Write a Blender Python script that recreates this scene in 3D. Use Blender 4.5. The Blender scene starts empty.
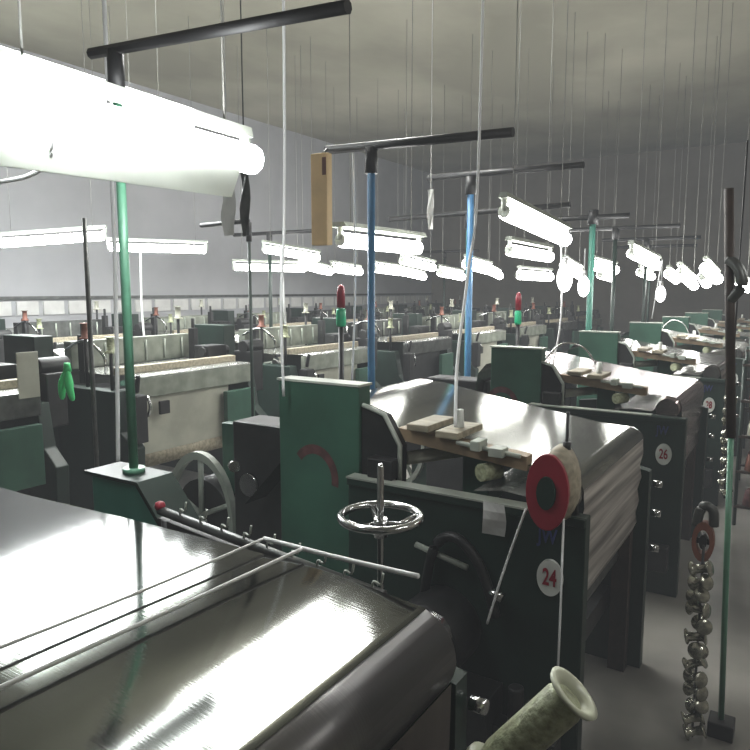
import bpy, bmesh, math, random
from mathutils import Vector, Matrix
random.seed(7)
PI = math.pi
S = bpy.context.scene
COL = S.collection

# ------------------------------------------------------------------ materials
def nodes(name):
    m = bpy.data.materials.new(name); m.use_nodes = True
    nt = m.node_tree; b = nt.nodes['Principled BSDF']
    return m, nt, b

def mat(name, col, rough=0.5, metal=0.0, var=0.25, scale=6.0, col2=None, bump=0.0, stretch=(1, 1, 1), spec=0.5):
    m, nt, b = nodes(name)
    tc = nt.nodes.new('ShaderNodeTexCoord'); mp = nt.nodes.new('ShaderNodeMapping')
    mp.inputs['Scale'].default_value = stretch
    nz = nt.nodes.new('ShaderNodeTexNoise'); nz.inputs['Scale'].default_value = scale
    nz.inputs['Detail'].default_value = 5
    cr = nt.nodes.new('ShaderNodeValToRGB')
    c2 = col2 or tuple(c * (1 - var) for c in col)
    cr.color_ramp.elements[0].position = 0.35; cr.color_ramp.elements[1].position = 0.65
    cr.color_ramp.elements[0].color = (*c2, 1); cr.color_ramp.elements[1].color = (*col, 1)
    L = nt.links.new
    L(tc.outputs['Object'], mp.inputs['Vector']); L(mp.outputs['Vector'], nz.inputs['Vector'])
    L(nz.outputs['Fac'], cr.inputs['Fac']); L(cr.outputs['Color'], b.inputs['Base Color'])
    b.inputs['Roughness'].default_value = rough; b.inputs['Metallic'].default_value = metal
    b.inputs['Specular IOR Level'].default_value = spec
    if bump:
        bp = nt.nodes.new('ShaderNodeBump'); bp.inputs['Strength'].default_value = bump
        bp.inputs['Distance'].default_value = 0.01
        L(nz.outputs['Fac'], bp.inputs['Height']); L(bp.outputs['Normal'], b.inputs['Normal'])
    return m

def emis(name, col, st):
    m, nt, b = nodes(name)
    b.inputs['Base Color'].default_value = (.8, .8, .8, 1)
    b.inputs['Emission Color'].default_value = (*col, 1)
    b.inputs['Emission Strength'].default_value = st
    return m

def film(name, col, rough, metal, bump=0.12, fine=170):
    """woven shiny web: threads run along local X, so the sheen frays along them"""
    m, nt, b = nodes(name)
    L = nt.links.new
    tc = nt.nodes.new('ShaderNodeTexCoord')
    mp = nt.nodes.new('ShaderNodeMapping'); mp.inputs['Scale'].default_value = (5, fine, 5)
    nz = nt.nodes.new('ShaderNodeTexNoise'); nz.inputs['Scale'].default_value = 1.0; nz.inputs['Detail'].default_value = 3
    mp2 = nt.nodes.new('ShaderNodeMapping'); mp2.inputs['Scale'].default_value = (9, .8, 9)
    n2 = nt.nodes.new('ShaderNodeTexNoise'); n2.inputs['Scale'].default_value = 1.0; n2.inputs['Detail'].default_value = 2
    L(tc.outputs['Object'], mp.inputs['Vector']); L(mp.outputs['Vector'], nz.inputs['Vector'])
    L(tc.outputs['Object'], mp2.inputs['Vector']); L(mp2.outputs['Vector'], n2.inputs['Vector'])
    cr = nt.nodes.new('ShaderNodeValToRGB')
    cr.color_ramp.elements[0].position = .35; cr.color_ramp.elements[1].position = .68
    cr.color_ramp.elements[0].color = (*[c * .62 for c in col], 1); cr.color_ramp.elements[1].color = (*col, 1)
    L(n2.outputs['Fac'], cr.inputs['Fac']); L(cr.outputs['Color'], b.inputs['Base Color'])
    b.inputs['Roughness'].default_value = rough; b.inputs['Metallic'].default_value = metal
    bp = nt.nodes.new('ShaderNodeBump'); bp.inputs['Strength'].default_value = bump; bp.inputs['Distance'].default_value = .004
    L(nz.outputs['Fac'], bp.inputs['Height']); L(bp.outputs['Normal'], b.inputs['Normal'])
    return m

M = {
 'green': mat('green_paint', (.034, .098, .066), .42, var=.35, scale=3),
 'green_dark': mat('dark_green_paint', (.010, .026, .019), .5, var=.4, scale=4),
 'teal': mat('teal_paint', (.055, .21, .16), .45, scale=4),
 'blue': mat('blue_paint', (.07, .22, .42), .4),
 'pole_green': mat('pole_green_paint', (.10, .26, .17), .35, scale=9),
 'dark': mat('oily_dark_iron', (.016, .016, .017), .5, var=.5, scale=8),
 'iron': mat('worn_grey_iron', (.10, .105, .10), .4, .5, var=.45, scale=9),
 'brown': mat('rusty_brown_iron', (.045, .03, .024), .6, var=.5, scale=7),
 'steel': mat('bright_steel', (.55, .56, .56), .18, 1.0, var=.2),
 'beamgrey': mat('pale_grey_casting', (.36, .39, .34), .5, var=.3, scale=5),
 'casting': mat('dusty_grey_casting', (.23, .25, .205), .55, var=.45, scale=6),
 'cream': mat('cream_cloth', (.40, .40, .33), .7, var=.2, scale=5),
 'pink': film('pinkish_web', (.34, .28, .28), .2, .8),
 'red': mat('red_plastic', (.27, .02, .035), .35, var=.2),
 'redmark': mat('faded_red_mark', (.10, .035, .035), .6, var=.5, scale=25),
 'bluemark': mat('faded_blue_mark', (.03, .04, .13), .6, var=.4, scale=25),
 'wood': mat('pale_dusty_wood', (.34, .30, .22), .6, var=.4, scale=5, stretch=(1, 8, 8)),
 'wooddark': mat('brown_wood', (.25, .18, .11), .55, var=.4, scale=5),
 'tan': mat('tan_cardboard', (.85, .62, .34), .75, var=.2, scale=4),
 'paper': mat('grey_paper', (.60, .60, .58), .8, var=.12),
 'white': mat('white_cord', (.75, .76, .76), .6, var=.05),
 'plate': mat('white_enamel', (.60, .62, .58), .4, var=.15, scale=14),
 'reflector': mat('white_reflector', (.75, .80, .72), .5, var=.1),
 'bright_green': mat('bright_green_cloth', (.04, .55, .16), .6),
 'sig_green': mat('green_lens', (.02, .42, .2), .3),
 'yarn': mat('yellow_green_yarn', (.40, .43, .27), .45, var=.45, scale=60, bump=.6),
 'yarnrim': mat('pale_spool_plastic', (.50, .52, .40), .3, var=.15),
 'bob': mat('shiny_silver_yarn', (.5, .5, .42), .2, .75, var=.5, scale=30, bump=.3),
 'rustwheel': mat('rust_red_wood', (.20, .075, .05), .6, var=.4, scale=9),
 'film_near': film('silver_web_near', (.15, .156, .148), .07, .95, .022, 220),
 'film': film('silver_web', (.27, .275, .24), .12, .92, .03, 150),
 'wire': mat('thin_grey_wire', (.22, .22, .2), .6),
 'front_web': mat('front_web_painted_glare', (.66, .62, .57), .33, .45, scale=3.0, col2=(.14, .12, .11), stretch=(.6, .3, 9)),  # pale and dark streaks put lamp reflections into the cloth's colour
 'drab': mat('drab_brown_cloth', (.055, .046, .042), .6, var=.3, scale=3, stretch=(1, 6, .6)),
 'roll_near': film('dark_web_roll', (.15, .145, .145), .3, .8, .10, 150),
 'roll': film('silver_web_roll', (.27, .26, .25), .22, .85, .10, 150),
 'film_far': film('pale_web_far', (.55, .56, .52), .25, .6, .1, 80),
}
TUBE = emis('tube_glow', (1.0, .99, .96), 40)
TUBE_BIG = emis('tube_glow_near', (.97, 1.0, 1.0), 30)
TUBE_HIGH = emis('tube_glow_high', (1.0, 1.0, .98), 45)
BULB = emis('bulb_glow', (1.0, 1.0, .97), 14)

# ------------------------------------------------------------------ mesh helpers
def NB(): return bmesh.new()
def box(bm, x0, x1, y0, y1, z0, z1):
    vs = [bm.verts.new((x, y, z)) for x in (x0, x1) for y in (y0, y1) for z in (z0, z1)]
    for f in ((0,1,3,2),(4,6,7,5),(0,4,5,1),(2,3,7,6),(0,2,6,4),(1,5,7,3)):
        bm.faces.new([vs[i] for i in f])
def frame(d):
    d = Vector(d).normalized()
    a = Vector((0,0,1)) if abs(d.z) < .9 else Vector((1,0,0))
    u = d.cross(a).normalized(); return u, d.cross(u).normalized()
def tube(bm, pts, r, n=8, cap=True):
    pts = [Vector(p) for p in pts]
    rings = []
    for i, p in enumerate(pts):
        d = (pts[min(i+1, len(pts)-1)] - pts[max(i-1, 0)])
        u, v = frame(d)
        rr = r[i] if isinstance(r, (list, tuple)) else r
        rings.append([bm.verts.new(p + (u*math.cos(2*PI*k/n) + v*math.sin(2*PI*k/n))*rr) for k in range(n)])
    for a, b in zip(rings, rings[1:]):
        for k in range(n):
            f = bm.faces.new((a[k], a[(k+1)%n], b[(k+1)%n], b[k])); f.smooth = True
    if cap:
        bm.faces.new(rings[0]); bm.faces.new(rings[-1][::-1])
def prism(bm, prof, y0, y1):           # profile in X-Z, extruded along Y
    a = [bm.verts.new((x, y0, z)) for x, z in prof]; b = [bm.verts.new((x, y1, z)) for x, z in prof]
    n = len(prof)
    bm.faces.new(a); bm.faces.new(b[::-1])
    for k in range(n): bm.faces.new((a[k], a[(k+1)%n], b[(k+1)%n], b[k]))
def strip(bm, prof, y0, y1, ny=2, smooth=True):          # open profile in X-Z
    rows = [[bm.verts.new((x, y0+(y1-y0)*j/ny, z)) for x, z in prof] for j in range(ny+1)]
    for a, b in zip(rows, rows[1:]):
        for k in range(len(prof)-1):
            f = bm.faces.new((a[k], a[k+1], b[k+1], b[k])); f.smooth = smooth
def disc_y(bm, cx, cz, rx, rz, y0, y1, n=32, hole=0.0):  # (oval) disc facing -Y, optionally a ring
    if hole <= 0:
        prism(bm, [(cx+rx*math.cos(2*PI*k/n), cz+rz*math.sin(2*PI*k/n)) for k in range(n)], y0, y1); return
    R = []
    for (s, y) in ((1,y0),(1,y1),(hole,y1),(hole,y0)):
        R.append([bm.verts.new((cx+rx*s*math.cos(2*PI*k/n), y, cz+rz*s*math.sin(2*PI*k/n))) for k in range(n)])
    for q in range(4):
        a, b = R[q], R[(q+1)%4]
        for k in range(n): bm.faces.new((a[k], a[(k+1)%n], b[(k+1)%n], b[k]))
def lathe(bm, prof, n=20, mtx=None):   # profile (r, z) about local Z
    mtx = mtx or Matrix()
    rings = [[bm.verts.new(mtx @ Vector((r*math.cos(2*PI*k/n), r*math.sin(2*PI*k/n), z))) for k in range(n)] for r, z in prof]
    for a, b in zip(rings, rings[1:]):
        for k in range(n):
            f = bm.faces.new((a[k], a[(k+1)%n], b[(k+1)%n], b[k])); f.smooth = True
    bm.faces.new(rings[0][::-1]); bm.faces.new(rings[-1])
def smooth_curve(pts, n=6):
    P = [Vector(p) for p in pts]; out = []
    for i in range(len(P)-1):
        p0, p1, p2, p3 = P[max(i-1,0)], P[i], P[i+1], P[min(i+2,len(P)-1)]
        for k in range(n):
            t = k/n
            out.append(.5*((2*p1)+(-p0+p2)*t+(2*p0-5*p1+4*p2-p3)*t*t+(-p0+3*p1-3*p2+p3)*t**3))
    out.append(P[-1]); return out

def obj(name, bm, m, parent=None, bevel=0.0):
    bmesh.ops.recalc_face_normals(bm, faces=bm.faces)
    me = bpy.data.meshes.new(name); bm.to_mesh(me); bm.free()
    me.materials.append(M[m] if isinstance(m, str) else m)
    o = bpy.data.objects.new(name, me); COL.objects.link(o)
    if bevel:
        b = o.modifiers.new('bevel', 'BEVEL'); b.width = bevel; b.segments = 2; b.limit_method = 'ANGLE'
    if parent: o.parent = parent
    return o
def tag(o, label, cat, group=None):
    o['label'] = label; o['category'] = cat
    if group: o['group'] = group
    return o
def thing(name, label, cat, loc=(0,0,0), group=None, rz=0):
    o = bpy.data.objects.new(name, None); o.empty_display_size = .1; COL.objects.link(o)
    o.location = loc; o.rotation_euler = (0, 0, rz)
    return tag(o, label, cat, group)
def centred(o):                         # move a one-mesh thing's origin onto itself
    me = o.data; c = sum((v.co for v in me.vertices), Vector())/len(me.vertices)
    c.z = min(v.co.z for v in me.vertices)
    for v in me.vertices: v.co -= c
    o.location = c; return o
def struct(name, bm, m):
    o = obj(name, bm, m); o['kind'] = 'structure'; return o
def copy_tree(o):
    c = o.copy(); COL.objects.link(c)
    for ch in list(o.children):
        d = ch.copy(); COL.objects.link(d); d.parent = c
        for g in list(ch.children):
            e = g.copy(); COL.objects.link(e); e.parent = d
    return c

# ------------------------------------------------------------------ the hall
XL, XR, YB, YF, HC = -10.6, 3.2, -3.0, 20.0, 5.6
M['floor'] = mat('worn_concrete', (.20, .19, .17), .45, var=.45, scale=1.3)
M['ceil'] = mat('stained_ceiling', (.37, .355, .28), .85, var=.32, scale=.30, col2=(.22, .21, .165), stretch=(1.4, 1, 1))
M['wallL'] = mat('pale_wall', (.38, .385, .40), .85, var=.12, scale=1.2)
M['wallF'] = mat('dim_far_wall', (.22, .195, .16), .9, var=.25, scale=1.0)
b = NB(); box(b, XL-.2, XR+.2, YB-.2, YF+.2, -.2, 0); struct('floor', b, 'floor')
b = NB(); box(b, XL-.2, XR+.2, YB-.2, YF+.2, HC, HC+.2); struct('ceiling', b, 'ceil')
b = NB(); box(b, XL-.2, XL, YB, YF, 0, HC); struct('wall_left', b, 'wallL')
b = NB(); box(b, XR, XR+.2, YB, YF, 0, HC); struct('wall_right', b, 'wallF')
b = NB(); box(b, XL, XR, YF, YF+.2, 0, HC); struct('wall_far', b, 'wallF')
b = NB(); box(b, XL, XR, YB-.2, YB, 0, HC); struct('wall_back', b, 'wallF')
# tiled dado strip with a dark cap along the left wall
b = NB(); box(b, XL, XL+.05, YB, YF, 1.75, 1.80); struct('trim_1', b, 'iron')
b = NB()
for k in range(40):
    y = 2.0 + k*.45
    if y < YF-.3: box(b, XL, XL+.03, y, y+.36, 1.50, 1.72)
struct('trim_2', b, 'paper')

# ------------------------------------------------------------------ looms beside the aisle (numbered row)
PITCH = 2.145
def text_mesh(parent, s, loc, size, sx, m, name='number', ext=.001):
    cu = bpy.data.curves.new(name, 'FONT'); cu.body = s; cu.size = size; cu.extrude = ext; cu.offset = size*.02
    cu.align_x = 'CENTER'; cu.align_y = 'CENTER'
    tmp = bpy.data.objects.new(name, cu); COL.objects.link(tmp)
    bpy.context.view_layer.update()
    me = bpy.data.meshes.new_from_object(tmp.evaluated_get(bpy.context.evaluated_depsgraph_get()))
    COL.objects.unlink(tmp); bpy.data.objects.remove(tmp)
    me.transform(Matrix.Translation(loc) @ Matrix.Rotation(PI/2, 4, 'X') @ Matrix.Diagonal((sx, 1, 1, 1)))
    me.materials.clear(); me.materials.append(M[m])
    o = bpy.data.objects.new(name, me); COL.objects.link(o); o.parent = parent
    return o

def warp_beam(t, y0, y1, x=-2.18, z=.70):
    wb = NB(); tube(wb, [(x, y0+.03, z), (x, y1-.03, z)], .20, 24); o = obj('warp_beam', wb, 'dark', t)
    for y in (y0, y1-.04):
        f = NB(); disc_y(f, x, z, .255, .36, y, y+.04, 36, .88)
        for k in range(5):
            a = 2*PI*k/5+.3
            tube(f, [(x, y+.02, z), (x+.235*math.cos(a), y+.02, z+.33*math.sin(a))], .016, 6)
        obj('beam_flange', f, 'beamgrey', o)
    return o

def aisle_loom(Y0, number, label, near=False, web='film', roll='roll', W=1.05):
    """origin: floor under the front end of the near side frame; x runs back to the left, y along the aisle"""
    t = thing('power_loom', label, 'loom', (-.60, Y0, 0), 'numbered looms along the aisle')
    # near side frame with low wall and the outer column
    f = NB(); prism(f, [(0, 0), (0, 1.13), (-.42, 1.135), (-.98, 1.13), (-.98, 0)], 0, .06)
    box(f, -.98, 0, -.012, .0, 1.10, 1.13)
    sf = obj('side_frame', f, 'green_dark', t, .004)
    f = NB(); box(f, -.98, -.20, -.016, .05, 1.13, 1.137); obj('highlight_strip', f, 'beamgrey', sf)  # pale strip stands in for the highlight along the frame's top edge
    f = NB(); prism(f, [(-.02, 0), (-.02, 1.02), (-.30, 1.08), (-.98, 1.0), (-.98, 0)], W+.14, W+.20)
    obj('side_frame', f, 'green_dark', t)
    for y in (.10, W+.06):
        l = NB(); box(l, -.16, -.08, y, y+.07, 0, .75); obj('leg', l, 'brown', t)
    # cross members and low machinery under the cloth
    c = NB(); box(c, -.28, -.18, .06, W+.14, .30, .40); obj('cross_rail', c, 'dark', t)
    c = NB(); box(c, -.95, -.85, .06, W+.14, .20, .32); obj('cross_rail', c, 'dark', t)
    c = NB(); tube(c, [(-.20, .06, .60), (-.20, W+.14, .60)], .07, 14); obj('take_up_roller', c, 'iron', t)
    c = NB(); box(c, -.75, -.45, .10, .40, .2, .75); tube(c, [(-.6, .02, .55), (-.6, .12, .55)], .12, 18); obj('gear_box', c, 'dark', t, .01)
    # cloth web: over the breast roller and back
    cx, cz, r = (-.105, 1.10, .105) if near else (-.12, 1.17, .072)
    prof = [(-.22, .62), (-.13, .66), (-.085, .71), (-.062, .77), (-.068, .82), (-.055, .88), (-.064, .94), (-.048, 1.00), (-.058, 1.06), (-.045, 1.12)]
    if near: prof = []
    for k in range(11):
        a = math.radians((74 if near else -5) + (12 if near else 95)*k/10); prof.append((cx+r*math.cos(a), cz+r*math.sin(a)))
    if near:
        prof += [(-.13, 1.2073), (-.20, 1.2136), (-.27, 1.2199), (-.32, 1.2240), (-.38, 1.2268), (-.45, 1.2275), (-.8, 1.224), (-1.1, 1.220), (-1.6, 1.205), (-2.1, 1.205), (-2.55, 1.205), (-2.62, 1.19), (-2.66, 1.1)]
    else:
        prof += [(-.25, 1.248), (-.5, 1.285), (-.85, 1.34), (-1.12, 1.385), (-1.28, 1.395), (-1.36, 1.37), (-1.42, 1.30), (-1.46, 1.1), (-1.7, .85)]
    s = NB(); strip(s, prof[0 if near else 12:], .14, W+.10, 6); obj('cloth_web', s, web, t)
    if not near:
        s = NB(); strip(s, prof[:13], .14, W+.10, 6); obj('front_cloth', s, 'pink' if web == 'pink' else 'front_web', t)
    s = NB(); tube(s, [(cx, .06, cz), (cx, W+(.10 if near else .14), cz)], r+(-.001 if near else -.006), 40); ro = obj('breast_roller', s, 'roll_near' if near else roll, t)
    if near:
        s = NB(); strip(s, [(-.002, 1.06), (-.006, .85), (-.03, .5), (-.06, .2)], .14, W+.08, 3); obj('hanging_cloth', s, 'drab', t)
    e = NB(); tube(e, [(cx, W+.14, cz), (cx, W+.19, cz)], .05, 12); obj('roller_journal', e, 'steel', ro)
    # number plate with digits
    if not near:
        p = NB(); disc_y(p, -.115, .90, .046, .066, -.012, 0, 36); pl = obj('number_plate', p, 'plate', t)
        pl['label'] = 'round white number plate'
        text_mesh(pl, number, (-.115, -.014, .90), .085, .60, 'red')
        # faded maker's letters painted in blue under the reel
        text_mesh(t, 'JW', (-.13, -.003, 1.045), .075, .7, 'bluemark', 'painted_mark')
    # tall cover panel at the back of the near side frame
    xa, xb = (-1.40, -.965) if number in ('24', '') else (-1.29, -.925)
    tp = NB(); box(tp, xa, xb, .06, .15, 0, 1.50); top = obj('cover_panel', tp, 'green', t, .006)
    cp = NB(); box(cp, xa-.005, xb+.005, .055, .155, 1.50, 1.51); obj('panel_cap', cp, 'beamgrey', top)
    arc = NB()                                            # faded red arc stencil on the panel
    n = 16; q = []
    for k in range(n+1):
        a = math.radians(140 - 150*k/n); q.append((math.cos(a), math.sin(a)))
    for (c0, s0), (c1, s1) in zip(q, q[1:]):
        v = [arc.verts.new((-1.20+ .13*rr*c, .058, 1.08+.15*rr*s)) for rr, c, s in ((1, c0, s0), (.72, c0, s0), (.72, c1, s1), (1, c1, s1))]
        arc.faces.new(v)
    obj('painted_arc', arc, 'redmark', top)
    # sloping black quadrant bracket beside the panel
    br = NB(); prism(br, [(-.965, 1.42), (-.955, 1.42), (-.85, 1.39), (-.775, 1.27), (-.775, 1.10), (-.965, 1.10)], .08, .13)
    bk = obj('bracket', br, 'dark', t)
    e = NB(); tube(e, [(-.955, .075, 1.425), (-.85, .075, 1.395), (-.775, .075, 1.275), (-.775, .075, 1.11)], .010, 6); obj('bracket_edge', e, 'beamgrey', bk)
    # rail, blocks, reed and shuttle box on top
    if not near:
        w = NB(); prism(w, [(-.82, 1.285), (-.82, 1.335), (-.26, 1.285), (-.26, 1.23)], .13, .19); obj('wooden_rail', w, 'wooddark', t)
        for x, z in ((-.76, 1.335), (-.63, 1.32)):
            k = NB(); box(k, x, x+.10, .10, .34, z, z+.028); obj('wood_block', k, 'wood', t, .004)
        cl = NB(); box(cl, -.47, -.43, .08, .16, 1.29, 1.33); box(cl, -.40, -.34, .09, .15, 1.275, 1.31); tube(cl, [(-.54, .11, 1.31), (-.28, .12, 1.285)], .010, 6); obj('clamp', cl, 'beamgrey', t, .004)
        r_ = NB(); tube(r_, [(-.80, .16, 1.20), (-.62, .5, 1.20)], .03, 12); obj('cloth_roll', r_, 'cream', t)
        g = NB(); box(g, -.62, -.50, .34, .50, 1.0, 1.24); obj('switch_box', g, 'green', t, .006)
        h = NB(); tube(h, [(-.58, .22, 1.29), (-.58, .22, 1.42)], [.022, .016], 10); obj('peg', h, 'plate', t)
        h = NB(); tube(h, [(-.44, .12, 1.20), (-.40, .20, 1.20)], .035, 12); obj('yarn_package', h, 'yarn', t)
        h = NB(); strip(h, [(-.22, 1.14), (-.34, 1.15), (-.46, 1.13)], .10, W, 2); obj('lower_web', h, 'film_far', t)
    warp_beam(t, .30, W+.05, -2.20 if not near else -3.3, .655)
    if near:
        f = NB(); box(f, -2.75, -1.72, W+.22, W+.50, 0, .93); obj('rear_cover', f, 'dark', t, .008)
    else:
        f = NB(); box(f, -2.13, -1.94, .42, .48, 0, 1.17); obj('rear_frame', f, 'green', t, .006)
        f = NB(); box(f, -1.93, -1.42, .30, .52, 0, 1.22); obj('warp_let_off_box', f, 'dark', t, .012)
        f = NB(); tube(f, [(-1.93, .30, .98), (-1.90, .28, .98)], .03, 10); tube(f, [(-1.8, .29, .9), (-1.8, .27, .9)], .06, 14); obj('let_off_knob', f, 'steel', t)
    # levers and rods on the outer side
    lv = NB(); tube(lv, [(-.64, -.03, .92), (-.42, -.03, .875)], .012, 8); obj('lever', lv, 'beamgrey', t)
    lv = NB(); tube(lv, smooth_curve([(-.60, -.04, .70), (-.55, -.05, .93), (-.46, -.05, .99), (-.36, -.05, .90), (-.30, -.04, .72)]), .02, 8)
    obj('hose', lv, 'dark', t)
    mo = NB(); tube(mo, [(-.52, -.20, .62), (-.52, 0, .62)], .15, 20); tube(mo, [(-.52, -.24, .62), (-.52, -.19, .62)], .06, 14); box(mo, -.75, -.28, -.16, 0, .15, .45); obj('motor', mo, 'dark', t, .004)
    kb = NB(); tube(kb, [(-.33, -.05, .82), (-.27, -.05, .80)], [.012, .022], 8); obj('knob', kb, 'steel', t)
    if not near:
        if number in ('26', '30'):
          f = NB(); tube(f, smooth_curve([(-.95, .2, 1.42), (-.86, .3, 1.53), (-.74, .4, 1.50), (-.68, .5, 1.38)], 5), .006, 6); obj('guide_hoop', f, 'steel', t)
        f = NB(); box(f, -.90, -.78, .02, .10, 1.137, 1.22); obj('junction_box', f, 'dark', t, .006)
        f = NB(); tube(f, [(-.25, W+.12, 1.02), (-.25, W+.12, 1.14)], [.03, .018], 10); obj('oil_cup', f, 'steel', t)
        f = NB(); box(f, -.35, -.05, -.10, -.02, .18, .34); tube(f, [(-.2, -.08, .34), (-.2, -.08, .50)], .03, 8); obj('pedal_box', f, 'dark', t, .006)
    # peg lights on the far outer corner: small steel bolts
    for z in (.62, .80, .95):
        bo = NB(); tube(bo, [(-.01, W+.20, z), (.03, W+.20, z)], .018, 8); obj('bolt', bo, 'steel', t)
    return t

def reel(Y0, label):
    t = thing('cloth_reel', label, 'reel', (-.700, Y0-.03, 1.237), 'reels on the loom ends')
    f = NB(); disc_y(f, 0, 0, .072, .13, -.09, -.07, 32, .42); obj('flange', f, 'red', t, .003)
    f = NB(); disc_y(f, 0, 0, .032, .056, -.10, -.06, 20); obj('hub', f, 'green_dark', t)
    f = NB()
    for (y, s) in ((-.07, .7), (-.02, .95), (.02, 1.0), (.05, .6)): pass
    rings = [[f.verts.new((.02+rx*math.cos(2*PI*k/18), y, .015+rz*math.sin(2*PI*k/18))) for k in range(18)] for y, rx, rz in ((-.07, .045, .09), (-.04, .062, .125), (.01, .066, .135), (.05, .05, .11), (.07, .02, .05))]
    for a, b_ in zip(rings, rings[1:]):
        for k in range(18): f.faces.new((a[k], a[(k+1)%18], b_[(k+1)%18], b_[k])).smooth = True
    f.faces.new(rings[0]); f.faces.new(rings[-1])
    obj('winding', f, 'wood', t)
    f = NB(); tube(f, [(.035, .0, .02), (.035, 0, .26)], .006, 6); tube(f, [(.035, 0, .13), (.035, 0, .16)], .014, 8); tube(f, [(.05, .01, .1), (.065, .01, -.09)], .016, 8); obj('spindle', f, 'dark', t)
    return t

LB = ['silver-clothed green loom filling the left foreground, seen from above its cloth roller',
      'dark green loom with the white plate numbered 24 and a tall green cover panel',
      'dark green loom numbered 26, next behind loom 24 along the aisle',
      'dark green loom numbered 28 with a pale plate, third back along the aisle']
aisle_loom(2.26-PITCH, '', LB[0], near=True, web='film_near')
aisle_loom(2.26, '24', LB[1])
aisle_loom(2.26+PITCH, '26', LB[2], roll='pink', web='pink')
aisle_loom(2.26+2*PITCH, '28', LB[3])
names = ['fourth', 'fifth', 'sixth', 'seventh']
for k in range(4):
    aisle_loom(2.26+(3+k)*PITCH, str(30+2*k), 'small distant green loom beside the aisle, %s one beyond loom 24' % ['second', 'third', 'fourth', 'fifth'][k] if k else 'green loom beside the aisle just beyond loom 28', web='film_far')
reel(2.26, 'red flanged reel mounted on top of loom 24')

# ------------------------------------------------------------------ looms of the rows further left (boxy breast beam)
def back_loom_proto(dark=False):
    t = thing('power_loom', '', 'loom', (0, 0, 0))
    W = 1.38
    f = NB(); box(f, -.06, 0, .02, W-.02, 1.03, 1.20); obj('breast_beam', f, 'iron' if dark else 'casting', t, .01)
    f = NB(); strip(f, [(.0, 1.203), (-.05, 1.215), (-.5, 1.20), (-.8, 1.22)], .04, W-.04, 3); obj('cloth_web', f, 'film_far', t)
    f = NB(); strip(f, [(-.05, 1.03), (-.06, .8), (-.08, .52)], .12, W-.30, 3); obj('hanging_cloth', f, 'dark' if dark else 'cream', t)
    f = NB(); tube(f, [(-.14, .1, .50), (-.14, W-.1, .50)], .08, 16); obj('cloth_roll', f, 'iron' if dark else 'wood', t)
    for y0, y1 in ((-.12, 0), (W, W+.10)):
        f = NB(); prism(f, [(.06, 0), (.10, .66), (-.04, .78), (-.1, 1.1), (-1.5, 1.1), (-1.5, 0)], y0, y1); obj('side_frame', f, 'green_dark', t, .008)
    f = NB(); box(f, -.95, -.85, .02, W-.02, 1.22, 1.46); obj('heald_frame', f, 'iron' if dark else 'casting', t, .006)
    for k in range(6):
        f = NB(); tube(f, [(-.84, .14+k*.22, 1.24), (-.84, .14+k*.22, 1.43)], .012, 5); obj('heald_hook', f, 'beamgrey', t)
    for y in (.05, W-.09):
        f = NB(); box(f, -.80, -.72, y, y+.06, 1.1, 1.52); tube(f, [(-.76, y+.03, 1.5), (-.76, y+.03, 1.62)], .02, 6); obj('heald_post', f, 'dark', t, .006)
    f = NB(); tube(f, smooth_curve([(-.5, .1, 1.2), (-.45, .05, 1.36), (-.62, .0, 1.48), (-.85, -.02, 1.4)], 5), .012, 6); obj('guide_hoop', f, 'steel', t)
    f = NB(); box(f, -.30, -.22, .02, W-.02, 1.21, 1.27); obj('front_bar', f, 'wood', t, .006)
    f = NB(); box(f, -.62, -.42, W-.18, W+.06, 1.20, 1.36); tube(f, [(-.5, W-.2, 1.3), (-.5, W+.14, 1.3)], .05, 10); obj('dobby_unit', f, 'dark', t, .008)
    f = NB(); box(f, -1.30, -1.18, .02, W, 1.28, 1.36); obj('back_rest', f, 'beamgrey', t)
    f = NB(); strip(f, [(-.98, 1.30), (-1.2, 1.375), (-1.36, 1.36), (-1.6, .95)], .05, W-.05, 2); obj('warp_sheet', f, 'film_far', t)
    f = NB(); box(f, -1.32, -.86, -.30, -.13, 0, 1.52); obj('cover_panel', f, 'green_dark', t, .006)
    f = NB(); box(f, -.36, -.12, W+.10, W+.26, .9, 1.30); tube(f, [(-.24, W+.1, 1.34), (-.24, W+.34, 1.34)], .07, 12); obj('gear_housing', f, 'dark', t, .01)
    wb = NB(); tube(wb, [(-1.62, .05, .62), (-1.62, W-.05, .62)], .24, 20); o = obj('warp_beam', wb, 'iron', t)
    for y in (.02, W-.06):
        f = NB(); disc_y(f, -1.62, .62, .27, .36, y, y+.04, 26, .86)
        for k in range(4): a = PI*k/2; tube(f, [(-1.62, y+.02, .62), (-1.62+.25*math.cos(a), y+.02, .62+.33*math.sin(a))], .015, 6)
        obj('beam_flange', f, 'beamgrey', o)
    f = NB(); box(f, .02, .12, -.10, .02, .70, 1.08); tube(f, [(.07, -.04, 1.1), (.10, -.04, 1.24)], .02, 8); obj('shuttle_box', f, 'dark', t, .008)
    f = NB(); disc_y(f, .07, .98, .05, .09, .04, .06, 20, .7); obj('tension_wheel', f, 'steel', t)
    f = NB(); box(f, .005, .03, .22, .32, .88, .99); obj('control_box', f, 'dark', t, .004)
    for k, (x, y) in enumerate(((-.2, -.06), (-.55, -.04), (-1.1, W+.05))):
        f = NB(); tube(f, [(x, y, 1.05), (x, y, 1.48+.1*k)], .016, 6); obj('guide_post', f, 'dark', t)
        f = NB(); lathe(f, [(.05, 1.40+.1*k), (.05, 1.41+.1*k), (.03, 1.42+.1*k), (.028, 1.52+.1*k), (.045, 1.53+.1*k)], 12, Matrix.Translation((x, y, 0))); obj('yarn_package', f, ('yarn', 'rustwheel', 'cream')[k], t)
    f = NB(); box(f, .0, .05, W-.42, W-.05, .55, .98); obj('control_cover', f, 'green', t, .006)
    return t
light = back_loom_proto(); dk = back_loom_proto(True)
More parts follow.
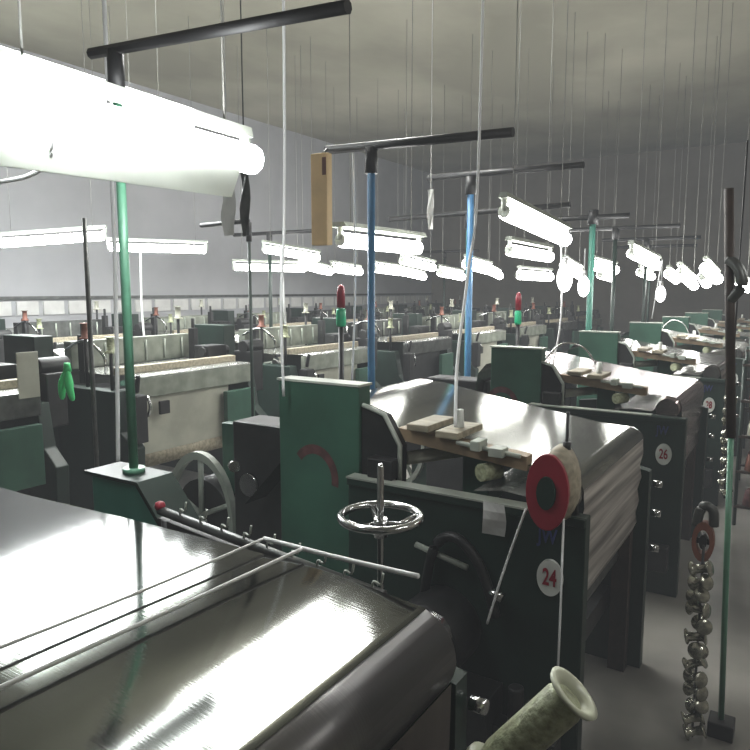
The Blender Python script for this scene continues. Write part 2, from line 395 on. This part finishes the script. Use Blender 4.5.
ordn = ['nearest', 'second', 'third', 'fourth', 'fifth', 'sixth', 'seventh', 'eighth', 'ninth']
def place_row(x, y0, n, row, darks=()):
    for k in range(n):
        src = dk if k in darks else light
        o = copy_tree(src); o.location = (x, y0+k*PITCH, 0)
        o['label'] = '%s green loom %s, counted from the camera' % (ordn[k], row); o['group'] = 'looms %s' % row
        if row.startswith('of the second'): 
            if k == 0: o['label'] = 'dark fronted loom cut off by the left edge, second row from the aisle'
            if k == 1: o['label'] = 'loom with pale grey breast beam over a hanging cream cloth, behind the green pole'
place_row(-4.5, 3.49-PITCH, 8, 'of the second row from the aisle', darks=(0, 3, 6))
place_row(-8.2, 3.0, 8, 'of the third row near the pale wall', darks=(1, 4))
for p in (light, dk):
    for ch in list(p.children):
        for g in list(ch.children): bpy.data.objects.remove(g)
        bpy.data.objects.remove(ch)
    bpy.data.objects.remove(p)

# ------------------------------------------------------------------ lamps
def lamp(p0, p1, label, r=.045, refl=.0, hang=True, m=None, group='fluorescent lamps hanging over the looms'):
    p0, p1 = Vector(p0), Vector(p1); c = (p0+p1)/2
    t = thing('fluorescent_lamp', label, 'lamp', c, group)
    a, b_ = p0-c, p1-c; d = (b_-a).normalized()
    side = d.cross(Vector((0,0,1))).normalized()
    for s in ((-1, 1) if refl else (0,)):
        f = NB(); o_ = side*s*refl*.5
        tube(f, [a+o_, b_+o_], r, 10); obj('tube', f, m or TUBE, t)
    f = NB(); up = Vector((0,0,r+.035)); w = .03 if label[:5] == 'large' else refl or (.10 if 'grey housing' in label else .05)
    q = [a-d*.04+up, b_+d*.04+up]
    vs = []
    for e in q:
        for s in (-1, 1):
            for h in (0, .035): vs.append(f.verts.new(e+side*s*w*(.75-.25*(h > 0))+Vector((0,0,h))))
    for fc in ((0,1,3,2),(4,6,7,5),(0,4,5,1),(2,3,7,6),(0,2,6,4),(1,5,7,3)): f.faces.new([vs[i] for i in fc])
    obj('housing', f, 'beamgrey' if not refl else 'reflector', t)
    for e in (a, b_):
        f = NB(); s = 1 if e is b_ else -1
        tube(f, [e, e+d*s*.03], r*.8, 10); tube(f, [e+d*s*.02, e+d*s*.02+up], .02, 6); obj('end_cap', f, 'reflector', t)
    if hang:
        for e in (a*.8, b_*.8):
            f = NB(); tube(f, [e+up, Vector((e.x, e.y, HC-c.z))], .0035, 5); obj('hanging_wire', f, 'wire', t)
    return t
# the big lamp at upper left
big = lamp((-1.635, .90, 2.335), (-1.745, 1.85, 2.355), 'large bright twin-tube lamp hanging at upper left, with a white board below', r=.050, refl=.09, m=TUBE_BIG, group=None)
f = NB()
vs = [Vector(p) for p in ((.08, -.60, -.03), (.02, .38, -.03), (.01, .34, -.135), (.07, -.60, -.16))]
for o_ in (0, .012):
    f.faces.new([f.verts.new(v+Vector((o_, 0, 0))) for v in vs])
obj('reflector_board', f, 'reflector', big)
lamps = [
 ((-2.91,4.1,2.26),(-2.84,5.1,2.25),'lamp hanging over loom 24 under a grey housing, right of the tan box'),
 ((-1.82,4.5,2.43),(-1.71,5.5,2.30),'bright slanting lamp over loom 26 right of the blue pole'),
 ((-2.37,6.0,2.26),(-2.34,7.0,2.24),'short lamp just below the bright slanting lamp'),
 ((-1.63,7.5,2.28),(-1.56,8.5,2.18),'slanting lamp over the looms nearer the right edge, with a bulb below'),
 ((-6.67,7.5,2.48),(-6.49,8.5,2.39),'lamp left of the tan box, upper of the pair there'),
 ((-7.75,8.0,2.26),(-7.15,9.0,2.25),'long lamp left of the tan box, lower of the pair there'),
 ((-6.84,8.5,2.29),(-6.99,9.5,2.20),'lamp directly below the tan box'),
 ((-7.68,10.5,2.31),(-7.72,11.5,2.26),'lamp right of the one below the tan box'),
 ((-8.28,4.6,2.46),(-7.3,5.3,2.55),'wide bright lamp at the left edge below the large lamp'),
 ((-8.13,6.0,2.48),(-7.36,7.0,2.47),'bright lamp left of centre under the end of the large lamp'),
 ((-6.72,10.5,2.29),(-6.79,11.5,2.25),'small lamp below the grey lamp housing, left one'),
 ((-4.98,8.5,2.32),(-5.01,9.5,2.24),'lamp between the two blue poles, upper one'),
 ((-7.35,12.5,2.28),(-7.35,13.5,2.19),'small lamp between the two blue poles, lower one'),
 ((-5.92,11.5,2.23),(-5.94,12.5,2.16),'small lamp just left of the second blue pole'),
 ((-4.45,9.5,2.29),(-4.49,10.5,2.22),'lamp just right of the second blue pole'),
 ((-5.39,12.5,2.29),(-5.55,13.5,2.19),'tiny far lamp right of the second blue pole'),
 ((-3.98,10.5,2.14),(-3.82,11.5,2.12),'far lamp low beneath the short lamp'),
 ((-2.95,9.5,2.24),(-3.02,10.5,2.13),'small far lamp beside the two bulbs'),
 ((-2.82,10.5,2.27),(-2.75,11.5,2.22),'small far lamp between the bulbs and the slanting right lamp'),
 ((-3.5,13.5,2.19),(-3.52,14.5,2.14),'tiny far lamp under the one right of the bulbs'),
 ((-2.77,13.5,2.23),(-2.75,14.5,2.16),'tiny far lamp directly under the slanting right lamp'),
 ((-2.11,12.5,2.17),(-2.14,13.5,2.08),'tiny far lamp right of the slanting right lamp'),
 ((-1.31,8.5,2.09),(-1.29,9.5,1.95),'fat-looking slanting lamp left of the chain pole'),
 ((-1.17,9.5,2.17),(-1.14,10.5,2.05),'steep lamp next to the chain pole, left side'),
 ((-1.45,11.5,2.10),(-1.51,12.5,2.00),'tiny lamp touching the chain pole in view'),
 ((-.72,8.5,2.01),(-.69,9.5,1.92),'lamp at the right edge of the view'),
]
for a, b_, lab in lamps:
    lamp(a, b_, lab, r=.055 if a[1] < 9 else .075)
# unseen lamps added to make the white mirror patch in the near cloth
bank = [((-5.6,3.0,3.6),(-5.75,5.1,3.6)), ((-6.3,3.2,3.6),(-6.45,5.3,3.6)), ((-7.05,3.5,3.6),(-7.2,5.6,3.6)), ((-7.8,4.1,3.6),(-7.95,5.9,3.6))]
for k, (a, b_) in enumerate(bank):
    lamp(a, b_, '%s of four high lamps hidden behind the large lamp' % ['rightmost', 'second from the right', 'third from the right', 'leftmost'][k], r=.11, refl=.34, m=TUBE_BIG, group='added twin-tube lamps behind the large lamp')
lamp((-3.95,4.2,5.3),(-4.07,6.5,5.3), 'twin-tube lamp close under the ceiling, above the top edge of the view', r=.20, refl=.50, m=TUBE_HIGH, group=None)  # added out of view to put a white reflection beside the near roller
lamp((.9,1.3,2.6),(.9,2.5,2.6), 'nearer lamp over the far side of the aisle, right of the view', group='added lamps right of the aisle')  # this lamp and the next are added out of view to brighten the aisle
lamp((.9,4.0,2.6),(.9,5.2,2.6), 'farther lamp over the far side of the aisle, right of the view', group='added lamps right of the aisle')

def bulb(p, rx, rz, label):
    t = thing('hanging_bulb', label, 'bulb', p, 'bare bulbs hanging on cords')
    f = NB(); lathe(f, [(rx*math.sin(PI*k/10)+.001, -rz*math.cos(PI*k/10)) for k in range(11)], 14); obj('glass_bulb', f, BULB, t)
    f = NB(); tube(f, [(0,0,rz*.9), (0,0,rz+.05)], .02, 8); obj('socket', f, 'white', t)
    f = NB(); tube(f, [(0,0,rz+.05), (0,0,.33)], .006, 5); obj('cord', f, 'white', t)
bulb((-1.55, 5.0, 1.985), .055, .10, 'large white bulb hanging below the slanting lamp over loom 26')
bulb((-1.72, 6.1, 1.93), .05, .09, 'white bulb lower right of the large bulb')
bulb((-1.24, 7.0, 1.86), .045, .075, 'white bulb hanging below the slanting right lamp')

# ------------------------------------------------------------------ pipe stands: pole with a bar on top
def pole(x, y, z0, z1, r, m, label, bar=None, barr=.03):
    t = thing('support_pole', label, 'pole', (x, y, z0))
    f = NB(); tube(f, [(0,0,0), (0,0,z1-z0)], r, 12); obj('shaft', f, m, t)
    f = NB(); tube(f, [(0,0,0), (0,0,.02)], r*2.4, 12); obj('base_flange', f, m, t)
    if bar:
        (x0, zz0), (x1, zz1) = bar
        f = NB(); tube(f, [(x0-x, 0, zz0-z0), (x1-x, 0, zz1-z0)], barr, 8); obj('cross_bar', f, 'dark', t)
        f = NB(); tube(f, [(0,0,z1-z0-.16), (0,0,z1-z0)], r*1.7, 10); obj('coupling', f, 'dark', t)
    return t
pole(-2.22, 1.70, 1.185, 2.772, .018, 'pole_green', 'green pole standing on the green cabinet at left, with a bar on top', bar=((-2.36, 2.785), (-1.18, 2.705)), barr=.021)
pole(-2.41, 3.72, 0, 2.79, .024, 'blue', 'left blue pole right of the tan box, carrying a dark bar', bar=((-2.76, 2.81), (-1.47, 2.77)), barr=.028)
pole(-2.73, 5.9, 0, 2.93, .030, 'blue', 'second blue pole, behind the cloth of loom 24', bar=((-3.18, 2.96), (-1.70, 2.94)), barr=.028)
pole(-3.35, 7.2, 0, 2.75, .026, 'teal', 'green pole far behind between the looms, with a bar', bar=((-4.4, 2.75), (-2.2, 2.78)))
pole(-2.18, 8.0, 0, 2.80, .035, 'teal', 'teal pole near the two hanging bulbs', bar=((-3.1, 2.72), (-1.78, 2.72)))
pole(-4.0, 4.3, 0, 2.46, .014, 'green_dark', 'thin dark green pole left of the tan box, with a short bar', bar=((-4.56, 2.46), (-4.0, 2.47)), barr=.02)
pole(-4.26, 2.95, 0, 2.39, .016, 'iron', 'thin grey post rising behind the left looms')

for x, y, lab in ((-2.45, 10.2, 'dark pole stand far back in the first gap between looms, nearest of three'),
                  (-2.50, 12.6, 'dark pole stand far back in the first gap between looms, middle of three'),
                  (-2.85, 14.8, 'dark pole stand far back in the first gap between looms, farthest of three'),
                  (-7.2, 8.2, 'dark pole stand behind the second loom row, nearest of three'),
                  (-7.2, 11.2, 'dark pole stand behind the second loom row, middle of three'),
                  (-7.2, 14.2, 'dark pole stand behind the second loom row, farthest of three')):
    o = pole(x, y, 0, 2.78, .028, 'green_dark', lab, bar=((x-.75, 2.78), (x+.85, 2.77))); o['group'] = 'far pole stands'
# tan box hanging from the bar end
t = thing('cardboard_box', 'tall narrow tan box hanging from the bar left of the blue pole', 'box', (-2.735, 3.63, 2.19))
f = NB(); box(f, -.065, .065, -.03, .03, 0, .58); bx_ = obj('carton', f, 'tan', t, .006)
f = NB(); box(f, .03, .06, -.033, -.029, .44, .55); obj('red_label', f, 'rustwheel', bx_)
f = NB(); tube(f, [(.0, 0, .57), (.0, .06, .62)], .008, 6); obj('hook', f, 'dark', t)

# ------------------------------------------------------------------ cords
def cord(pts, r, label, m='white', n=6, name='pull_string', group=None, sm=True):
    f = NB(); tube(f, smooth_curve(pts) if sm else pts, r, n); o = obj(name, f, m); centred(o)
    return tag(o, label, 'cord', group)
cord([(-1.88,2.26,HC),(-1.885,2.26,3.1),(-1.90,2.26,2.2),(-1.925,2.26,1.85),(-1.92,2.26,1.44)], .0065, 'long white cord hanging in front of the tall green panel')
cord([(-1.47,3.3,HC),(-1.44,3.2,2.62),(-1.37,2.95,2.0),(-1.25,2.6,1.62),(-1.17,2.42,1.36)], .007, 'white cord hanging onto the cloth of loom 24')
cord([(-2.56,3.74,2.78),(-2.55,3.74,1.93),(-2.58,3.74,1.26)], .007, 'white cord right of the tan box, left of the blue pole')
cord([(-2.88,2.16,HC),(-2.90,2.17,2.5),(-2.93,2.18,1.8),(-2.95,2.18,1.35),(-2.97,2.18,1.02)], .011, 'thick white cord hanging left of the green pole')
cord([(-2.05,1.05,2.185),(-1.90,1.05,2.19),(-1.74,1.05,2.195),(-1.63,1.04,2.225),(-1.60,1.03,2.30)], .006, 'white cable looping below the big lamp at left')
cord([(-1.62,5.1,2.3),(-1.60,5.1,1.7),(-1.66,5.1,1.28)], .007, 'white cord hanging below the large bulb')
cord([(-1.35,7.6,2.2),(-1.42,7.6,1.6)], .007, 'short white cord below the slanting right lamp', sm=False)
cord([(-5.1,6.0,2.4),(-5.05,6.0,1.4)], .014, 'pale cord at left of the second loom row', sm=False)
cord([(-7.0,5.6,2.45),(-7.02,5.6,1.7),(-7.0,5.6,1.3)], .014, 'pale double cord under the left lamps')
# cords stretched above the near cloth
cord([(-1.24,.35,1.25),(-1.20,.9,1.245),(-1.18,1.30,1.25)], .0035, 'thin grey cord stretched over the near cloth, farther one', m='paper')
cord([(-1.10,.35,1.25),(-1.075,.9,1.245),(-1.05,1.30,1.25)], .0045, 'thin grey cord stretched over the near cloth, nearer one', m='paper')
cord([(-1.18,1.30,1.25),(-.95,1.31,1.245),(-.72,1.31,1.25)], .006, 'white cord along the far edge of the near cloth')
# threads of loom 24's outer end
cord([(-.79,2.20,1.15),(-.86,2.19,.92),(-.92,2.19,.70)], .0045, 'slanting white thread on the outer side of loom 24')
cord([(-.655,2.19,1.20),(-.655,2.19,.8),(-.66,2.19,.2)], .004, 'thin white thread hanging from the red reel', sm=False)

# ------------------------------------------------------------------ things between the near loom and loom 24
t = thing('handwheel', 'chromed horizontal handwheel on a vertical shaft before the green panel', 'handwheel', (-1.10, 1.75, 0))
f = NB(); n = 40; R = .125
ring = [(R*math.cos(2*PI*k/n), R*math.sin(2*PI*k/n), 1.195) for k in range(n)]
rr = []
for k in range(n):
    p = Vector(ring[k]); u = Vector((p.x, p.y, 0)).normalized()
    rr.append([f.verts.new(p+u*.013*math.cos(2*PI*j/8)+Vector((0,0,.013*math.sin(2*PI*j/8)))) for j in range(8)])
for k in range(n):
    for j in range(8): f.faces.new((rr[k][j], rr[k][(j+1)%8], rr[(k+1)%n][(j+1)%8], rr[(k+1)%n][j])).smooth = True
obj('rim', f, 'steel', t)
for k in range(4):
    a = PI/4+PI/2*k; f = NB(); tube(f, [(0,0,1.175), (R*math.cos(a)*.5, R*math.sin(a)*.5, 1.165), (R*math.cos(a), R*math.sin(a), 1.193)], .009, 6); obj('spoke', f, 'steel', t)
f = NB(); tube(f, [(0,0,1.13), (0,0,1.19)], .022, 12); obj('hub', f, 'steel', t)
f = NB(); tube(f, [(0,0,0), (0,0,1.355), (0,0,1.365)], [.011, .011, .006], 10); obj('shaft', f, 'steel', t)
f = NB(); tube(f, [(0,0,0), (0,0,.05)], .06, 14); obj('foot', f, 'dark', t)

t = thing('hook_rack', 'dark rail with a row of hooks and a red knob behind the near cloth', 'rack', (-1.83, 1.50, 0))
f = NB(); tube(f, [(0,0,1.155), (.9,0,1.075)], .016, 8); obj('rail', f, 'iron', t)
f = NB(); prism(f, [(0, 1.13), (.9, 1.05), (.9, .95), (0, 1.03)], -.01, .01); obj('rail_plate', f, 'dark', t)
for x in (.03, .87):
    f = NB(); tube(f, [(x,0,0), (x,0,1.13-.09*x)], .018, 8); obj('post', f, 'dark', t)
for k in range(9):
    x = .10+.095*k; z = 1.16-.089*x
    f = NB(); tube(f, smooth_curve([(x,0,z), (x+.012,-.01,z+.03), (x+.035,-.012,z+.028), (x+.042,-.01,z+.06)], 4), .0038, 5); obj('hook', f, 'beamgrey', t)
f = NB(); lathe(f, [(.001,-.018),(.015,-.012),(.019,0),(.015,.012),(.001,.018)], 12, Matrix.Translation((.0,0,1.17))); obj('knob', f, 'red', t)

# green cabinet with sloping side
t = thing('green_cabinet', 'green metal cabinet with a dark top carrying the green pole', 'cabinet', (-2.4, 1.74, 0))
f = NB(); prism(f, [(.02, 0), (.02, 1.17), (.30, 1.17), (.50, .95), (.50, 0)], -.12, .03); obj('body', f, 'teal', t, .008)
f = NB(); prism(f, [(-.01, 1.17), (-.01, 1.185), (.31, 1.185), (.515, .96), (.50, .95), (.30, 1.17)], -.13, .04); obj('top', f, 'green_dark', t)

# paper tag on loom 24
f = NB()
rows = []
for j in range(5):
    z = 1.145-.125*j/4
    rows.append([f.verts.new((-.96+.085*i/3+.006*math.sin(j), 2.225-.012*math.sin(j*.9+i*.4), z)) for i in range(4)])
for a, b_ in zip(rows, rows[1:]):
    for k in range(3): f.faces.new((a[k], a[k+1], b_[k+1], b_[k]))
o = obj('paper_sheet', f, 'paper'); centred(o); tag(o, 'grey paper sheet hanging on the low wall of loom 24', 'paper')

# ------------------------------------------------------------------ spool in the foreground, with its stand
ax = (Vector((.62, .40, .02))+Vector((-.06, .09, .80))*.78+Vector((.26, -.80, .55))*.36).normalized()
Ms = Matrix.Translation((-.392, 1.20, 1.07)) @ ax.to_track_quat('Z', 'Y').to_matrix().to_4x4() @ Matrix.Scale(1.12, 4)
t = thing('yarn_spool', 'yellow-green yarn spool tilted at the bottom edge below loom 24', 'spool', (0,0,0))
t.matrix_world = Ms
f = NB(); lathe(f, [(.028,-.13),(.036,-.10),(.036,.06),(.03,.075)], 22); obj('yarn_winding', f, 'yarn', t)
f = NB()
for a_, b2 in (((.024,.070),(.048,.080)),):
    lathe(f, [(.022,.03),(.024,.072),(.048,.082),(.050,.088),(.040,.090),(.026,.080),(.020,.03)], 24)
obj('top_flange', f, 'yarnrim', t)
f = NB(); lathe(f, [(.0235,.066),(.0235,.068)], 16); obj('bore', f, 'green_dark', t)
f = NB(); lathe(f, [(.03,-.145),(.048,-.14),(.048,-.13),(.03,-.125)], 24); obj('bottom_flange', f, 'yarnrim', t)
t = thing('spool_stand', 'dark iron peg stand carrying the foreground yarn spool', 'stand', (-.45, 1.20, 0))
e0 = Ms @ Vector((0,0,-.14)); e1 = Ms @ Vector((0,0,.02))
f = NB(); tube(f, [e0-Vector((-.45,1.2,0)), e1-Vector((-.45,1.2,0))], .012, 8); obj('peg', f, 'dark', t)
f = NB(); q = e0-Vector((-.45,1.2,0)); tube(f, [q, (q.x,q.y,q.z-.05), (q.x,q.y,0)], .018, 8); obj('post', f, 'dark', t)
f = NB(); tube(f, [(q.x,q.y,0), (q.x,q.y,.03)], .12, 20); obj('foot', f, 'dark', t)

# ------------------------------------------------------------------ aisle: chain pole and strings of bobbins
t = thing('aisle_post', 'slim dark green post standing in the aisle at right', 'post', (-.215, 3.1, 0))
f = NB(); tube(f, [(0,0,0), (-.035,0,1.3)], .012, 10); obj('lower_shaft', f, 'pole_green', t)
f = NB(); tube(f, [(-.035,0,1.3), (-.10,0,2.30)], .019, 10); obj('upper_shaft', f, 'brown', t)
f = NB(); box(f, -.05, .05, -.05, .05, 0, .07); obj('base', f, 'dark', t, .005)
f = NB(); tube(f, smooth_curve([(-.085,0,2.02), (-.05,-.02,1.99), (-.03,-.02,1.92), (-.07,0,1.86)]), .022, 8); obj('hanging_cloth', f, 'iron', t)

def bob_proto(s=1.0):
    f = NB(); lathe(f, [(.006,-.042),(.03,-.040),(.034,-.034),(.020,-.026),(.017,0),(.020,.026),(.034,.034),(.03,.040),(.006,.042)], 16)
    o = obj('bobbin', f, 'bob'); return o
bp_ = bob_proto()
def bob_string(x, y, z1, z0, n, sc, where, group):
    for k in range(n):
        o = bp_.copy(); COL.objects.link(o)
        z = z1 + (z0-z1)*k/(n-1)
        o.location = (x+random.uniform(-.012,.012)*sc, y+random.uniform(-.01,.01), z)
        o.rotation_euler = (random.uniform(.5,1.5), random.uniform(-.7,.7), random.uniform(0,3)); o.scale = (sc,)*3
        tag(o, 'shiny silver bobbin threaded on the string %s' % where, 'bobbin', group)
bob_string(-.315, 3.0, .76, .04, 13, 1.0, 'beside the aisle post, nearest the camera', 'bobbins on the near string')
bob_string(-.315, 3.75, 1.36, .90, 10, .62, 'behind the aisle post, the higher one', 'bobbins on the far string')
bpy.data.objects.remove(bp_)
cord([(-.315,3.0,.86),(-.315,3.0,.01)], .006, 'cord through the near string of silver bobbins', m='dark', sm=False)
cord([(-.315,3.75,2.6),(-.315,3.75,.86)], .005, 'cord through the far string of silver bobbins', m='dark', sm=False)
t = thing('pulley_wheel', 'rust red wheel topping the near string of bobbins', 'wheel', (-.32, 3.02, .87))
f = NB(); disc_y(f, 0, 0, .042, .085, -.02, .02, 26, .6); obj('rim', f, 'rustwheel', t)
f = NB(); tube(f, smooth_curve([(-.03,0,.06),(-.02,0,.12),(.0,0,.15),(.03,0,.13),(.035,0,.07)]), .02, 8); obj('strap', f, 'iron', t)
f = NB(); box(f, -.03, .03, -.005, .005, -.012, .012); disc_y(f, 0, 0, .015, .03, -.02, .02, 14); obj('hub', f, 'dark', t)

# low creel stands in the far aisle
def creel(x, y, h, label):
    t = thing('creel_stand', label, 'stand', (x, y, 0), 'yarn stands in the aisle')
    for sx in (-.10, .10):
        f = NB(); tube(f, [(sx,0,0), (sx,0,h)], .014, 8); obj('post', f, 'green_dark', t)
    for k in range(5):
        f = NB(); box(f, -.11, .11, -.02, .02, .15+k*(h-.2)/4, .17+k*(h-.2)/4); obj('shelf', f, 'brown', t)
    return t
k = 0
for x, y, h in ((-.33, 6.1, 1.35), (-.42, 7.6, 1.35), (-.50, 9.2, 1.4)):
    creel(x, y, h, ['nearest', 'middle', 'farthest'][k]+' dark yarn stand at the right edge beyond the aisle post')
    for j in range(5):
        z = .17+j*(h-.2)/4
        f = NB(); lathe(f, [(.03,0),(.055,.01),(.035,.13),(.015,.15)], 14)
        o = obj('yarn_cone', f, ['redmark','rustwheel','cream','redmark','pink'][j]); o.location = (x, y, z)
        tag(o, '%s yarn cone on shelf %s of the %s aisle yarn stand' % (['dull red','rust','cream','dull red','pinkish'][j], ['one (lowest)','two','three','four','five (top)'][j], ['nearest','middle','farthest'][k]), 'yarn cone', 'yarn cones on the aisle stands')
    k += 1

# signal lamps
def signal(x, y, z, label, s=1.0):
    t = thing('signal_lamp', label, 'signal lamp', (x, y, 0), 'red and green signal lamps')
    f = NB(); tube(f, [(0,0,0), (0,0,z)], .02*s, 8); obj('post', f, 'dark', t)
    f = NB(); lathe(f, [(.03*s,z),(.036*s,z+.02),(.036*s,z+.11),(.028*s,z+.13)], 14); obj('green_lens', f, 'sig_green', t)
    f = NB(); lathe(f, [(.03*s,z+.135),(.03*s,z+.25),(.022*s,z+.285),(.005,z+.30)], 14); obj('red_lens', f, 'red', t)
signal(-2.85, 4.0, 1.64, 'red over green signal lamp just left of the white cord near the blue pole')
signal(-2.30, 6.05, 1.58, 'red over green signal lamp behind the second green cover panel', .9)

# bright green bow and cream board at left
f = NB()
for s in (-1, 1):
    tube(f, smooth_curve([(0,0,.10), (.02*s,-.01,.05), (.045*s,-.02,-.04), (.06*s,-.01,-.12)]), [.02,.02,.02,.02,.02,.022,.024,.026,.028,.03,.03,.028,.026,.025,.024,.022,.02,.015,.008][:19], 7)
tube(f, [(0,0,.08), (0,0,.14)], [.03, .02], 8)
o = obj('cloth_bundle', f, 'bright_green'); o.location = (-4.32, 2.80, 1.26); tag(o, 'bright green knotted cloth hanging on the dark loom at left', 'cloth')
f = NB(); box(f, -.005, .005, -.07, .08, 0, .31)
f2 = f; o = obj('hanging_board', f2, 'tan', None, .003); o.data.materials[0] = M['cream']; o.location = (-4.40, 2.56, 1.18); tag(o, 'cream board propped on the dark loom at the left edge', 'board')
# hanging cloth strips near the lamps
def rag(x, y, z, w, h, label, m='paper'):
    f = NB(); rows = []
    for j in range(8):
        rows.append([f.verts.new((w*(i/4-.5)*(1-.15*j/7)+.003*math.sin(j*1.3), .012*math.sin(j+i*1.2), -h*j/7)) for i in range(5)])
    for a, b_ in zip(rows, rows[1:]):
        for q_ in range(4): f.faces.new((a[q_], a[q_+1], b_[q_+1], b_[q_])).smooth = True
    tube(f, [(0,0,0), (0,0,HC-z)], .004, 5)
    o = obj('hanging_rag', f, m); o.location = (x, y, z); return tag(o, label, 'cloth', 'rags on strings')
rag(-2.85, 2.9, 2.49, .11, .28, 'pale strip hanging from the right end of the large lamp')
rag(-2.72, 2.9, 2.56, .07, .36, 'dark strip hanging right of the large lamp', 'iron')
rag(-2.72, 5.1, 2.72, .06, .32, 'pale strip hanging between the two blue poles')

# ------------------------------------------------------------------ world haze, fills the dusty hall
w = bpy.data.worlds.new('world'); S.world = w; w.use_nodes = True
nt = w.node_tree; bg = nt.nodes['Background']; bg.inputs['Color'].default_value = (.05, .055, .06, 1); bg.inputs['Strength'].default_value = .3
ab = nt.nodes.new('ShaderNodeVolumeAbsorption'); ab.inputs['Color'].default_value = (.0, .0, .0, 1); ab.inputs['Density'].default_value = .03
em = nt.nodes.new('ShaderNodeEmission'); em.inputs['Color'].default_value = (.92, .97, 1.0, 1); em.inputs['Strength'].default_value = .0055  # faint even glow stands in for light scattered by the haze
ad = nt.nodes.new('ShaderNodeAddShader'); L = nt.links.new
L(ab.outputs[0], ad.inputs[0]); L(em.outputs[0], ad.inputs[1]); L(ad.outputs[0], nt.nodes['World Output'].inputs['Volume'])

# ------------------------------------------------------------------ camera
cam = bpy.data.cameras.new('camera'); co = bpy.data.objects.new('camera', cam); COL.objects.link(co)
F = 682.0
cam.sensor_width = 36; cam.lens = 36*F/750; cam.clip_end = 100; cam.clip_start = .02
th = math.atan(440/math.hypot(F, 85)); ph = math.atan(85/F)
co.location = (0, 0, 1.9); co.rotation_euler = (PI/2-ph, 0, th)
S.camera = co
S.view_settings.view_transform = 'Standard'; S.view_settings.exposure = 0.0
S.cycles.max_bounces = 5; S.cycles.use_denoising = True
